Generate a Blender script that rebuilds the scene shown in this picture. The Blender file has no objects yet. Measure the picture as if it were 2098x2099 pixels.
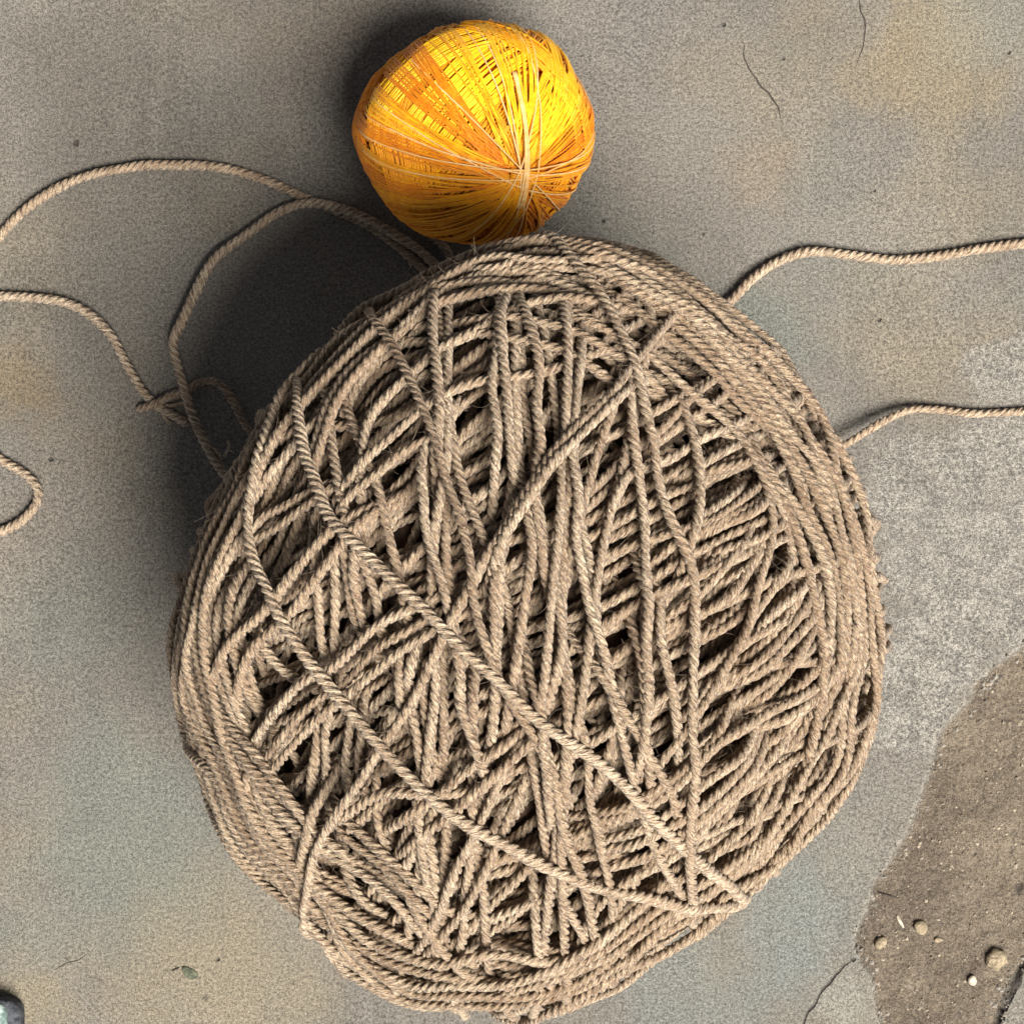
import bpy, math, random
import numpy as np
from mathutils import Vector

random.seed(7)
rng = np.random.default_rng(7)
scene = bpy.context.scene
COL = scene.collection

# ------------------------------------------------------------------ camera
CAM_H = 0.50                      # metres above the floor, looking straight down
F_PX = 5084.7                     # focal length in photo pixels (photo is 2098 x 2099)
CX, CY = 1049.0, 1049.5
cam_d = bpy.data.cameras.new('camera')
cam = bpy.data.objects.new('camera', cam_d)
COL.objects.link(cam)
cam.location = (0, 0, CAM_H)
cam.rotation_euler = (0, 0, 0)
cam_d.sensor_width = 36.0
cam_d.lens = 36.0 * F_PX / 2098.0
cam_d.clip_start = 0.01
cam_d.clip_end = 100.0
scene.camera = cam

# ------------------------------------------------------------------ light
SUN_EL, SUN_AZ = 57.0, -52.0      # azimuth measured from +x (picture right), negative = towards picture bottom
world = bpy.data.worlds.new('World')
scene.world = world
world.use_nodes = True
wn = world.node_tree.nodes
wl = world.node_tree.links
bg = wn['Background']
sky = wn.new('ShaderNodeTexSky')
sky.sky_type = 'NISHITA'
sky.sun_disc = False
sky.sun_elevation = math.radians(SUN_EL)
sky.sun_rotation = math.radians(90.0 - SUN_AZ)
sky.air_density = 0.4
sky.dust_density = 1.5
sky.ozone_density = 1.0
hs = wn.new('ShaderNodeHueSaturation')          # thin overcast: a greyer sky
hs.inputs['Saturation'].default_value = 0.3
wl.new(sky.outputs[0], hs.inputs['Color'])
wl.new(hs.outputs[0], bg.inputs[0])
bg.inputs[1].default_value = 0.05
sun_d = bpy.data.lights.new('sun', 'SUN')
sun_d.energy = 5.0
sun_d.angle = math.radians(29.0)
sun_d.color = (1.0, 0.96, 0.90)
sun = bpy.data.objects.new('sun', sun_d)
COL.objects.link(sun)
_el, _az = math.radians(SUN_EL), math.radians(SUN_AZ)
sdir = Vector((math.cos(_el) * math.cos(_az), math.cos(_el) * math.sin(_az), math.sin(_el)))
sun.rotation_euler = sdir.to_track_quat('Z', 'Y').to_euler()
sun.location = sdir * 3

scene.view_settings.view_transform = 'Standard'
scene.view_settings.look = 'None'
scene.view_settings.exposure = 0.88
scene.view_settings.gamma = 1.0
scene.view_settings.use_curve_mapping = False

# ------------------------------------------------------------------ helpers
def px(x, y, z=0.0):
    """photo pixel -> point at height z"""
    k = (CAM_H - z) / F_PX
    return np.array([(x - CX) * k, -(y - CY) * k, z])

def tag(o, label=None, cat=None, group=None, kind=None):
    if label: o['label'] = label
    if cat: o['category'] = cat
    if group: o['group'] = group
    if kind: o['kind'] = kind
    return o

def make_mesh(name, verts, quads, uvs=None, smooth=True):
    me = bpy.data.meshes.new(name)
    nv, nq = len(verts), len(quads)
    me.vertices.add(nv)
    me.vertices.foreach_set('co', np.asarray(verts, dtype=np.float32).ravel())
    me.loops.add(nq * 4)
    me.loops.foreach_set('vertex_index', np.asarray(quads, dtype=np.int32).ravel())
    me.polygons.add(nq)
    me.polygons.foreach_set('loop_start', np.arange(nq, dtype=np.int32) * 4)
    me.polygons.foreach_set('loop_total', np.full(nq, 4, dtype=np.int32))
    if uvs is not None:
        l = me.uv_layers.new(name='uv')
        l.data.foreach_set('uv', np.asarray(uvs, dtype=np.float32).ravel())
    me.update(calc_edges=True)
    if smooth:
        me.polygons.foreach_set('use_smooth', np.ones(nq, dtype=bool))
    me.validate()
    return me

def link(name, me, mat, parent=None):
    o = bpy.data.objects.new(name, me)
    COL.objects.link(o)
    if mat is not None:
        me.materials.append(mat)
    if parent is not None:
        o.parent = parent
        o.matrix_parent_inverse = parent.matrix_world.inverted()
    return o

def empty(name, loc):
    o = bpy.data.objects.new(name, None)
    COL.objects.link(o)
    o.location = loc
    o.empty_display_size = 0.01
    bpy.context.view_layer.update()
    return o

def unit(v):
    return v / np.maximum(np.linalg.norm(v, axis=-1, keepdims=True), 1e-12)

def catmull(pts, n_per=24, closed=False):
    p = np.asarray(pts, float)
    if closed:
        P = np.vstack([p[-1], p, p[0], p[1]])
    else:
        P = np.vstack([2 * p[0] - p[1], p, 2 * p[-1] - p[-2]])
    out = []
    t = np.linspace(0, 1, n_per, endpoint=False)[:, None]
    for i in range(1, len(P) - 2):
        a, b, c, d = P[i - 1], P[i], P[i + 1], P[i + 2]
        out.append(0.5 * ((2 * b) + (c - a) * t + (2 * a - 5 * b + 4 * c - d) * t ** 2 + (3 * b - a - 3 * c + d) * t ** 3))
    if not closed:
        out.append(P[-2][None])
    return np.vstack(out)

def resample(pts, step):
    seg = np.linalg.norm(np.diff(pts, axis=0), axis=1)
    s = np.concatenate([[0], np.cumsum(seg)])
    n = max(4, int(s[-1] / step) + 1)
    q = np.linspace(0, s[-1], n)
    return np.stack([np.interp(q, s, pts[:, k]) for k in range(pts.shape[1])], 1)

def smooth_noise(n, scale, amp, seed):
    g = np.random.default_rng(seed)
    k = max(4, int(n / scale) + 3)
    v = g.normal(0, 1, k)
    x = np.linspace(0, k - 1.001, n)
    i = x.astype(int); f = x - i; f = f * f * (3 - 2 * f)
    return amp * (v[i] * (1 - f) + v[i + 1] * f)

PLY = [(0, .43), (35, 1.0), (85, 1.0)]
SEC_A = np.radians(np.array([a + 120 * k for k in range(3) for a, _ in PLY]))
SEC_R = np.array([r for k in range(3) for _, r in PLY])

def tube(P, N, r, pitch=None, sec_a=SEC_A, sec_r=SEC_R, phase=0.0, taper=None):
    """verts, quads, uvs of a (twisted) cord along P with up-vectors N"""
    n, m = len(P), len(sec_a)
    T = unit(np.gradient(P, axis=0))
    Nn = unit(N - (N * T).sum(1, keepdims=True) * T)
    B = np.cross(T, Nn)
    s = np.concatenate([[0], np.cumsum(np.linalg.norm(np.diff(P, axis=0), axis=1))])
    tw = phase - (2 * math.pi * s / pitch if pitch else 0 * s)
    ang = sec_a[None, :] + tw[:, None]
    rr = np.full(n, r) if np.isscalar(r) else np.asarray(r)
    if taper is not None:
        rr = rr * taper
    R = rr[:, None] * sec_r[None, :]
    V = P[:, None, :] + (R * np.cos(ang))[..., None] * Nn[:, None, :] + (R * np.sin(ang))[..., None] * B[:, None, :]
    i = np.arange(n - 1)[:, None]; j = np.arange(m)[None, :]; j2 = (j + 1) % m
    Q = np.stack([i * m + j, i * m + j2, (i + 1) * m + j2, (i + 1) * m + j], -1).reshape(-1, 4)
    u0 = np.broadcast_to(j / m, (n - 1, m)); u1 = np.broadcast_to((j + 1) / m, (n - 1, m))
    v0 = np.broadcast_to(s[:-1, None] * 1000, (n - 1, m)); v1 = np.broadcast_to(s[1:, None] * 1000, (n - 1, m))
    UV = np.stack([np.stack([u0, v0], -1), np.stack([u1, v0], -1), np.stack([u1, v1], -1), np.stack([u0, v1], -1)], 2).reshape(-1, 2)
    V = V.reshape(-1, 3)
    # end caps
    c0, c1 = len(V), len(V) + 1
    V = np.vstack([V, P[0], P[-1]])
    caps = []
    for k in range(0, m - 1, 2):
        caps.append([c0, (k + 2) % m, k + 1, k]); b = (n - 1) * m
        caps.append([c1, b + k, b + k + 1, b + (k + 2) % m])
    Q = np.vstack([Q, np.array(caps)])
    UV = np.vstack([UV, np.zeros((len(caps) * 4, 2))])
    return V, Q, UV

class Bag:
    """collects several pieces into one mesh"""
    def __init__(self): self.v, self.q, self.u, self.n = [], [], [], 0
    def add(self, V, Q, UV):
        self.v.append(V); self.q.append(Q + self.n); self.u.append(UV); self.n += len(V)
    def mesh(self, name):
        return make_mesh(name, np.vstack(self.v), np.vstack(self.q), np.vstack(self.u))

# ------------------------------------------------------------------ materials
def new_mat(name):
    m = bpy.data.materials.new(name)
    m.use_nodes = True
    nt = m.node_tree
    b = nt.nodes['Principled BSDF']
    return m, nt, b

def N(nt, typ, **kw):
    n = nt.nodes.new(typ)
    for k, v in kw.items():
        if k == 'inp':
            for i, x in v.items():
                n.inputs[i].default_value = x
        else:
            setattr(n, k, v)
    return n

def math_n(nt, op, a, b=None, c=None, clamp=False):
    n = nt.nodes.new('ShaderNodeMath'); n.operation = op; n.use_clamp = clamp
    for i, x in enumerate((a, b, c)):
        if x is None: continue
        if isinstance(x, (int, float)): n.inputs[i].default_value = x
        else: nt.links.new(x, n.inputs[i])
    return n.outputs[0]

def mix_c(nt, fac, a, b, blend='MIX'):
    n = nt.nodes.new('ShaderNodeMix'); n.data_type = 'RGBA'; n.blend_type = blend; n.clamp_factor = True
    for sock, x in ((n.inputs[0], fac), (n.inputs[6], a), (n.inputs[7], b)):
        if isinstance(x, (int, float)): sock.default_value = x
        elif isinstance(x, tuple): sock.default_value = (*x, 1.0) if len(x) == 3 else x
        else: nt.links.new(x, sock)
    return n.outputs[2]

def maprange(nt, x, a, b, c=0.0, d=1.0, smooth=True):
    n = nt.nodes.new('ShaderNodeMapRange'); n.clamp = True
    if smooth: n.interpolation_type = 'SMOOTHSTEP'
    nt.links.new(x, n.inputs[0])
    for i, v in zip((1, 2, 3, 4), (a, b, c, d)): n.inputs[i].default_value = v
    return n.outputs[0]

def noise(nt, vec, scale, detail=4.0, rough=0.55, dim='3D', w=0.0):
    n = nt.nodes.new('ShaderNodeTexNoise'); n.noise_dimensions = dim
    n.inputs['Scale'].default_value = scale; n.inputs['Detail'].default_value = detail; n.inputs['Roughness'].default_value = rough
    if vec is not None: nt.links.new(vec, n.inputs['Vector'])
    if dim == '4D': n.inputs['W'].default_value = w
    return n.outputs['Fac']

def twine_material(name, dark, light, mid, fleck):
    m, nt, b = new_mat(name)
    uv = N(nt, 'ShaderNodeUVMap', uv_map='uv')
    mp = N(nt, 'ShaderNodeMapping'); mp.inputs['Scale'].default_value = (30.0, 0.8, 1.0)
    nt.links.new(uv.outputs[0], mp.inputs[0])
    oi = N(nt, 'ShaderNodeObjectInfo')
    off = N(nt, 'ShaderNodeCombineXYZ'); 
    nt.links.new(math_n(nt, 'MULTIPLY', oi.outputs['Random'], 517.0), off.inputs[2])
    va = N(nt, 'ShaderNodeVectorMath', operation='ADD')
    nt.links.new(mp.outputs[0], va.inputs[0]); nt.links.new(off.outputs[0], va.inputs[1])
    fib = noise(nt, va.outputs[0], 1.0, 3.0, 0.6)
    geo = N(nt, 'ShaderNodeNewGeometry')
    big = noise(nt, geo.outputs['Position'], 120.0, 3.0, 0.6)
    fine = noise(nt, geo.outputs['Position'], 2300.0, 2.0, 0.7)
    col = mix_c(nt, maprange(nt, fib, 0.36, 0.64), dark, light)
    col = mix_c(nt, maprange(nt, big, 0.35, 0.70, 0.0, 0.50), col, mid)
    col = mix_c(nt, maprange(nt, fine, 0.30, 0.46, 0.55, 0.0), col, dark)
    col = mix_c(nt, maprange(nt, fine, 0.54, 0.72, 0.0, 0.55), col, fleck)
    tint = mix_c(nt, oi.outputs['Random'], (0.78, 0.73, 0.69), (1.0, 1.0, 1.0))
    col = mix_c(nt, 1.0, col, tint, 'MULTIPLY')
    nt.links.new(col, b.inputs['Base Color'])
    b.inputs['Roughness'].default_value = 0.82
    b.inputs['Specular IOR Level'].default_value = 0.25
    b.inputs['Sheen Weight'].default_value = 0.15
    b.inputs['Sheen Roughness'].default_value = 0.5
    bp = N(nt, 'ShaderNodeBump'); bp.inputs['Strength'].default_value = 0.8; bp.inputs['Distance'].default_value = 0.0004
    h = math_n(nt, 'ADD', fib, math_n(nt, 'MULTIPLY', fine, 0.5))
    nt.links.new(h, bp.inputs['Height']); nt.links.new(bp.outputs[0], b.inputs['Normal'])
    return m

def thread_material(name, c_lo, c_hi, c_fleck):
    m, nt, b = new_mat(name)
    uv = N(nt, 'ShaderNodeUVMap', uv_map='uv')
    oi = N(nt, 'ShaderNodeObjectInfo')
    off = N(nt, 'ShaderNodeCombineXYZ')
    nt.links.new(math_n(nt, 'MULTIPLY', oi.outputs['Random'], 331.0), off.inputs[2])
    mp = N(nt, 'ShaderNodeMapping'); mp.inputs['Scale'].default_value = (5.0, 0.9, 1.0)
    nt.links.new(uv.outputs[0], mp.inputs[0])
    va = N(nt, 'ShaderNodeVectorMath', operation='ADD')
    nt.links.new(mp.outputs[0], va.inputs[0]); nt.links.new(off.outputs[0], va.inputs[1])
    f = noise(nt, va.outputs[0], 1.0, 3.0, 0.6)
    geo = N(nt, 'ShaderNodeNewGeometry')
    g = noise(nt, geo.outputs['Position'], 160.0, 3.0, 0.6)
    fk = noise(nt, geo.outputs['Position'], 2400.0, 1.0, 0.5)
    col = mix_c(nt, maprange(nt, f, 0.33, 0.66), c_lo, c_hi)
    col = mix_c(nt, maprange(nt, g, 0.40, 0.66, 0.0, 0.55), col, c_lo)
    col = mix_c(nt, maprange(nt, fk, 0.60, 0.76, 0.0, 0.30), col, c_fleck)
    nt.links.new(col, b.inputs['Base Color'])
    b.inputs['Roughness'].default_value = 0.5
    b.inputs['Specular IOR Level'].default_value = 0.28
    b.inputs['Sheen Weight'].default_value = 0.1
    b.inputs['Sheen Roughness'].default_value = 0.35
    bp = N(nt, 'ShaderNodeBump'); bp.inputs['Strength'].default_value = 0.6; bp.inputs['Distance'].default_value = 0.00012
    nt.links.new(f, bp.inputs['Height']); nt.links.new(bp.outputs[0], b.inputs['Normal'])
    return m

def simple_material(name, ca, cb, scale, rough=0.85, bump=0.0004, lo=0.35, hi=0.65):
    m, nt, b = new_mat(name)
    geo = N(nt, 'ShaderNodeNewGeometry')
    f = noise(nt, geo.outputs['Position'], scale, 5.0, 0.6)
    nt.links.new(mix_c(nt, maprange(nt, f, lo, hi), ca, cb), b.inputs['Base Color'])
    b.inputs['Roughness'].default_value = rough
    bp = N(nt, 'ShaderNodeBump'); bp.inputs['Strength'].default_value = 0.8; bp.inputs['Distance'].default_value = bump
    nt.links.new(f, bp.inputs['Height']); nt.links.new(bp.outputs[0], b.inputs['Normal'])
    return m

# ------------------------------------------------------------------ floor
EDGE = [(2700, 700), (2300, 1110), (2098, 1308), (2045, 1365), (2000, 1407), (1958, 1462), (1922, 1503), (1914, 1540), (1903, 1580),
        (1889, 1623), (1860, 1697), (1823, 1759), (1794, 1809), (1765, 1879), (1752, 1933), (1765, 1970), (1785, 2011), (1806, 2099), (1830, 2300), (1790, 2700)]
EDGE2 = [(2600, 1400), (2180, 1840), (2098, 1982), (2071, 2036), (2046, 2099), (1990, 2260), (1960, 2700)]
CRACKS = [  # (points, half width in mm)
    ([(1518, 88), (1525, 109), (1536, 141), (1550, 167), (1574, 188), (1592, 217), (1601, 250)], 0.09),
    ([(1762, -60), (1762, 0), (1770, 54), (1766, 101), (1757, 138)], 0.075),
    ([(1748, 1966), (1715, 1995), (1678, 2036), (1657, 2078), (1640, 2110), (1600, 2200)], 0.20),
    ([(2180, 1840), (2098, 1982), (2071, 2036), (2046, 2099), (1990, 2260)], 0.42),
    ([(104, 1990), (150, 1968), (190, 1949)], 0.08),
]
SPOTS = [(1483, 51, .35), (1605, 120, .22), (1790, 390, .26), (1802, 656, .28), (2067, 107, .28), (155, 293, .55), (106, 940, .34), (1748, 1966, .35),
         (1440, 480, .2), (2092, 1822, 1.1), (447, 1967, .3), (1236, 454, .3)]

def lattice(nx, ny, seed):
    return np.random.default_rng(seed).uniform(-1, 1, (nx, ny))

def vnoise(x, y, cell, seed):
    L = lattice(257, 257, seed)
    u, v = x / cell + 128.3, y / cell + 128.7
    i = np.floor(u).astype(int); j = np.floor(v).astype(int)
    f = u - i; g = v - j
    f = f * f * (3 - 2 * f); g = g * g * (3 - 2 * g)
    i %= 256; j %= 256
    return (L[i, j] * (1 - f) * (1 - g) + L[i + 1, j] * f * (1 - g) + L[i, j + 1] * (1 - f) * g + L[i + 1, j + 1] * f * g)

def poly_dist(X, Y, pts):
    d = np.full(X.shape, 1e9)
    for (a, b) in zip(pts[:-1], pts[1:]):
        ax, ay = a[:2]; bx, by = b[:2]
        vx, vy = bx - ax, by - ay
        t = np.clip(((X - ax) * vx + (Y - ay) * vy) / (vx * vx + vy * vy), 0, 1)
        d = np.minimum(d, np.hypot(X - ax - t * vx, Y - ay - t * vy))
    return d

def inside(X, Y, poly):
    r = np.zeros(X.shape, bool)
    n = len(poly)
    for k in range(n):
        x1, y1 = poly[k][:2]; x2, y2 = poly[(k + 1) % n][:2]
        c = ((y1 > Y) != (y2 > Y)) & (X < (x2 - x1) * (Y - y1) / (y2 - y1 + 1e-15) + x1)
        r ^= c
    return r

def floor_fields(X, Y):
    e1 = [px(*p) for p in EDGE]; e2 = [px(*p) for p in EDGE2]
    poly = e1 + e2[::-1]
    wx = X + 0.0007 * vnoise(X, Y, 0.004, 11) + 0.00035 * vnoise(X, Y, 0.0015, 12)
    wy = Y + 0.0007 * vnoise(X, Y, 0.004, 13) + 0.00035 * vnoise(X, Y, 0.0015, 14)
    d = np.minimum(poly_dist(wx, wy, e1), poly_dist(wx, wy, e2))
    sd = np.where(inside(wx, wy, poly), -d, d)          # negative inside the worn hollow
    return sd

def floor_height(X, Y, sd=None):
    if sd is None: sd = floor_fields(X, Y)
    soil = 1 - np.clip((sd + 0.0008) / 0.0012, 0, 1); soil = soil * soil * (3 - 2 * soil)
    z = 0.00012 * vnoise(X, Y, 0.03, 1) + 0.00004 * vnoise(X, Y, 0.006, 2)
    z = z + 0.00010 * np.exp(-(np.clip(sd, 0, 1) / 0.0012) ** 2) * (1 - soil)
    rough = -0.0016 + 0.00045 * vnoise(X, Y, 0.011, 3) + 0.00022 * vnoise(X, Y, 0.0035, 4) + 0.00014 * vnoise(X, Y, 0.0016, 5)
    return z * (1 - soil) + rough * soil

def axis():
    fine = np.arange(-0.125, 0.1251, 0.00062)
    out = [0.125]; st = 0.0007
    while out[-1] < 2.5:
        st *= 1.22; out.append(out[-1] + st)
    out = np.array(out[1:])
    return np.concatenate([-out[::-1], fine, out])

def build_floor():
    ax = axis(); n = len(ax)
    X, Y = np.meshgrid(ax, ax, indexing='ij')
    sd = floor_fields(X, Y)
    Z = floor_height(X, Y, sd)
    V = np.stack([X, Y, Z], -1).reshape(-1, 3)
    i = np.arange(n - 1)[:, None]; j = np.arange(n - 1)[None, :]
    Q = np.stack([i * n + j, (i + 1) * n + j, (i + 1) * n + j + 1, i * n + j + 1], -1).reshape(-1, 4)
    me = make_mesh('floor', V, Q)
    at = me.attributes.new('edge', 'FLOAT', 'POINT')
    at.data.foreach_set('value', (sd * 1000).astype(np.float32).ravel())
    col = np.zeros((n, n, 4)); col[..., :3] = .3
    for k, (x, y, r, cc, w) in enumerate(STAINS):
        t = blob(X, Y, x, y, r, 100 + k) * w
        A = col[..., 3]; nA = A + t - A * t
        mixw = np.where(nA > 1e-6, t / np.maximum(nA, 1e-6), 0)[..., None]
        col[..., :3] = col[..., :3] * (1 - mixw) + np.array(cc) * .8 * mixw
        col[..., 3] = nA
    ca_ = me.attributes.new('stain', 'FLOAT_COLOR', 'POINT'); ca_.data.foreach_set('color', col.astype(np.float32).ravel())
    sc = np.zeros((n, n))
    for k, (x, y, r) in enumerate(SCUFF): sc = np.maximum(sc, blob(X, Y, x, y, r, 140 + k))
    me.attributes.new('scuff', 'FLOAT', 'POINT').data.foreach_set('value', sc.astype(np.float32).ravel())
    cd, cw = crack_fields(X, Y)
    me.attributes.new('crack_d', 'FLOAT', 'POINT').data.foreach_set('value', cd.astype(np.float32).ravel())
    me.attributes.new('crack_w', 'FLOAT', 'POINT').data.foreach_set('value', cw.astype(np.float32).ravel())
    return link('floor', me, floor_material())

STAINS = [(1890, 130, 15, (0.45, 0.35, 0.21), .60), (1960, 420, 14, (0.40, 0.33, 0.22), .40), (1560, 360, 9, (0.42, 0.32, 0.22), .40),
          (40, 800, 9, (0.38, 0.27, 0.14), .55), (480, 2000, 26, (0.43, 0.355, 0.235), .60), (60, 2080, 10, (0.44, 0.36, 0.22), .5), (40, 1120, 16, (0.42, 0.35, 0.28), .35),
          (1560, 690, 11, (0.25, 0.28, 0.245), .55), (1700, 380, 10, (0.255, 0.255, 0.235), .4), (250, 1720, 22, (0.26, 0.285, 0.245), .6), (150, 1270, 13, (0.245, 0.255, 0.22), .5),
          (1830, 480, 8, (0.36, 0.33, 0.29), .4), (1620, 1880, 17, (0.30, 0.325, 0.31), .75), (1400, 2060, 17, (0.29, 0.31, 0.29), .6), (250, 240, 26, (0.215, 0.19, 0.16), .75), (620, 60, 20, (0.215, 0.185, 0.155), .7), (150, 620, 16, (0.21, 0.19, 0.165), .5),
          (1300, 60, 16, (0.255, 0.235, 0.22), .5), (2000, 60, 12, (0.39, 0.38, 0.31), .4), (1735, 2060, 6, (0.42, 0.405, 0.35), .75)]
SCUFF = [(1985, 1130, 27), (1850, 1420, 14), (2120, 900, 20), (1930, 1330, 12)]

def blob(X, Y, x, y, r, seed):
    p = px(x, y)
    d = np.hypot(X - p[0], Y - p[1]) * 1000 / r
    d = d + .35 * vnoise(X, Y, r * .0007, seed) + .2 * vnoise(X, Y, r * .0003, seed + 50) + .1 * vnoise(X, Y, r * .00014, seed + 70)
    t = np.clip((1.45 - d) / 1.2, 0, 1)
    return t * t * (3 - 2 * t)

def crack_fields(X, Y):
    """signed distance (mm) to the nearest crack and that crack's half width (mm), tapering at its ends"""
    best = np.full(X.shape, 1e9); sg = np.ones(X.shape); wd = np.zeros(X.shape)
    jx = X + .0005 * vnoise(X, Y, .0024, 31); jy = Y + .0005 * vnoise(X, Y, .0024, 32)
    for pts, hw in CRACKS:
        q = [px(*p) for p in pts]; L = [np.linalg.norm(b - a) for a, b in zip(q[:-1], q[1:])]; tot = sum(L); run = 0
        for k, (a, b) in enumerate(zip(q[:-1], q[1:])):
            v = b - a; t = np.clip(((jx - a[0]) * v[0] + (jy - a[1]) * v[1]) / (v @ v), 0, 1)
            ex, ey = jx - a[0] - t * v[0], jy - a[1] - t * v[1]
            d = np.hypot(ex, ey) * 1000
            u = (run + t * L[k]) / tot
            m = d < best
            best = np.where(m, d, best); sg = np.where(m, np.sign(v[0] * ey - v[1] * ex), sg)
            e = np.minimum(np.minimum(u, 1 - u) * tot * 1000 / 2.5, 1)
            wd = np.where(m, hw * (.15 + .85 * e) * (d < 3), wd)
            run += L[k]
    return best * sg, wd

def floor_material():
    m, nt, b = new_mat('worn_concrete')
    geo = N(nt, 'ShaderNodeNewGeometry')
    P = geo.outputs['Position']
    at = N(nt, 'ShaderNodeAttribute', attribute_name='edge')
    sd = math_n(nt, 'ADD', at.outputs['Fac'], math_n(nt, 'MULTIPLY', math_n(nt, 'SUBTRACT', noise(nt, P, 520.0, 5.0, 0.7), 0.5), 3.2))
    soil = maprange(nt, sd, -1.3, 0.4, 1.0, 0.0)
    n_big = noise(nt, P, 14.0, 4.0, 0.55)
    n_mid = noise(nt, P, 55.0, 5.0, 0.6)
    n_hue = noise(nt, P, 22.0, 3.0, 0.5, '4D', 3.7)
    n_hue2 = noise(nt, P, 30.0, 3.0, 0.5, '4D', 9.1)
    n_gr = noise(nt, P, 1500.0, 3.0, 0.75)
    n_gr2 = noise(nt, P, 3600.0, 2.0, 0.7)
    n_pit = noise(nt, P, 420.0, 4.0, 0.65)
    c = mix_c(nt, maprange(nt, n_big, 0.35, 0.65), (0.215, 0.196, 0.172), (0.270, 0.246, 0.214))
    c = mix_c(nt, maprange(nt, n_mid, 0.42, 0.70, 0.0, 0.5), c, (0.290, 0.262, 0.220))
    c = mix_c(nt, maprange(nt, n_hue, 0.52, 0.72, 0.0, 0.5), c, (0.315, 0.258, 0.175))     # ochre stains
    c = mix_c(nt, maprange(nt, n_hue2, 0.52, 0.72, 0.0, 0.5), c, (0.20, 0.212, 0.19))   # green-grey damp stains

    st = N(nt, 'ShaderNodeAttribute', attribute_name='stain')
    pl = N(nt, 'ShaderNodeAttribute', attribute_name='scuff')
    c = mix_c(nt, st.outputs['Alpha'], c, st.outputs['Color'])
    pale = maprange(nt, math_n(nt, 'ADD', pl.outputs['Fac'], math_n(nt, 'MULTIPLY', math_n(nt, 'SUBTRACT', noise(nt, P, 110.0, 5.0, 0.65), 0.5), 2.2)), 0.38, 0.85)
    pale_t = mix_c(nt, maprange(nt, math_n(nt, 'ADD', math_n(nt, 'MULTIPLY', noise(nt, P, 900.0, 4.0, 0.8), 0.6), math_n(nt, 'MULTIPLY', noise(nt, P, 230.0, 5.0, 0.7), 0.4)), 0.42, 0.58), (0.21, 0.197, 0.178), (0.41, 0.38, 0.335))
    c = mix_c(nt, math_n(nt, 'MULTIPLY', pale, 0.85), c, pale_t)
    # smudges with edges, trowel drag, specks of dirt
    smu = maprange(nt, noise(nt, P, 75.0, 6.0, 0.7, '4D', 21.0), 0.57, 0.62, 0.0, 0.22)
    c = mix_c(nt, smu, c, (0.15, 0.14, 0.122))
    mpd = N(nt, 'ShaderNodeMapping'); mpd.inputs['Rotation'].default_value = (0, 0, 0.6); mpd.inputs['Scale'].default_value = (260.0, 28.0, 1.0)
    nt.links.new(P, mpd.inputs[0])
    drag = noise(nt, mpd.outputs[0], 1.0, 3.0, 0.6)
    c = mix_c(nt, maprange(nt, drag, 0.55, 0.72, 0.0, 0.22), c, (0.36, 0.33, 0.28))
    c = mix_c(nt, maprange(nt, drag, 0.30, 0.42, 0.22, 0.0), c, (0.17, 0.16, 0.14))
    c = mix_c(nt, maprange(nt, noise(nt, P, 330.0, 2.0, 0.5, '4D', 5.0), 0.70, 0.75, 0.0, 0.6), c, (0.07, 0.06, 0.05))
    # pale rim of the hollow: highlight of the lit edge painted into the colour
    lip_glint = math_n(nt, 'MULTIPLY', maprange(nt, sd, 0.0, 0.25), maprange(nt, sd, 0.4, 1.1, 1.0, 0.0))
    c = mix_c(nt, math_n(nt, 'MULTIPLY', lip_glint, maprange(nt, n_pit, 0.4, 0.6, 0.05, 0.6)), c, (0.40, 0.36, 0.30))
    # exposed bedding
    s = mix_c(nt, maprange(nt, n_mid, 0.35, 0.68), (0.155, 0.120, 0.088), (0.245, 0.195, 0.142))
    s = mix_c(nt, maprange(nt, n_pit, 0.55, 0.75, 0.0, 0.7), s, (0.31, 0.265, 0.21))
    s = mix_c(nt, maprange(nt, n_pit, 0.28, 0.40, 0.7, 0.0), s, (0.10, 0.08, 0.064))
    c = mix_c(nt, soil, c, s)
    # sand grain
    g = math_n(nt, 'ADD', math_n(nt, 'MULTIPLY', math_n(nt, 'SUBTRACT', n_gr, 0.5), 2.8), math_n(nt, 'MULTIPLY', math_n(nt, 'SUBTRACT', n_gr2, 0.5), 3.2))
    gm = math_n(nt, 'ADD', 1.0, g)
    gm = math_n(nt, 'MINIMUM', math_n(nt, 'MAXIMUM', gm, 0.45), 1.65)
    gc = N(nt, 'ShaderNodeCombineXYZ')
    for k in range(3): nt.links.new(gm, gc.inputs[k])
    c = mix_c(nt, 1.0, c, gc.outputs[0], 'MULTIPLY')
    c = mix_c(nt, 1.0, c, (0.55, 0.55, 0.54), 'MULTIPLY')
    # hairline cracks and pits
    wob = N(nt, 'ShaderNodeTexNoise'); wob.inputs['Scale'].default_value = 420.0; wob.inputs['Detail'].default_value = 3.0
    nt.links.new(P, wob.inputs['Vector'])
    ws = N(nt, 'ShaderNodeVectorMath', operation='SUBTRACT'); nt.links.new(wob.outputs['Color'], ws.inputs[0]); ws.inputs[1].default_value = (.5, .5, .5)
    wm = N(nt, 'ShaderNodeVectorMath', operation='MULTIPLY'); nt.links.new(ws.outputs[0], wm.inputs[0]); wm.inputs[1].default_value = (.0012, .0012, 0)
    pa = N(nt, 'ShaderNodeVectorMath', operation='ADD'); nt.links.new(P, pa.inputs[0]); nt.links.new(wm.outputs[0], pa.inputs[1])
    fl = N(nt, 'ShaderNodeVectorMath', operation='MULTIPLY'); nt.links.new(pa.outputs[0], fl.inputs[0]); fl.inputs[1].default_value = (1, 1, 0)
    PW = fl.outputs[0]
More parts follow.
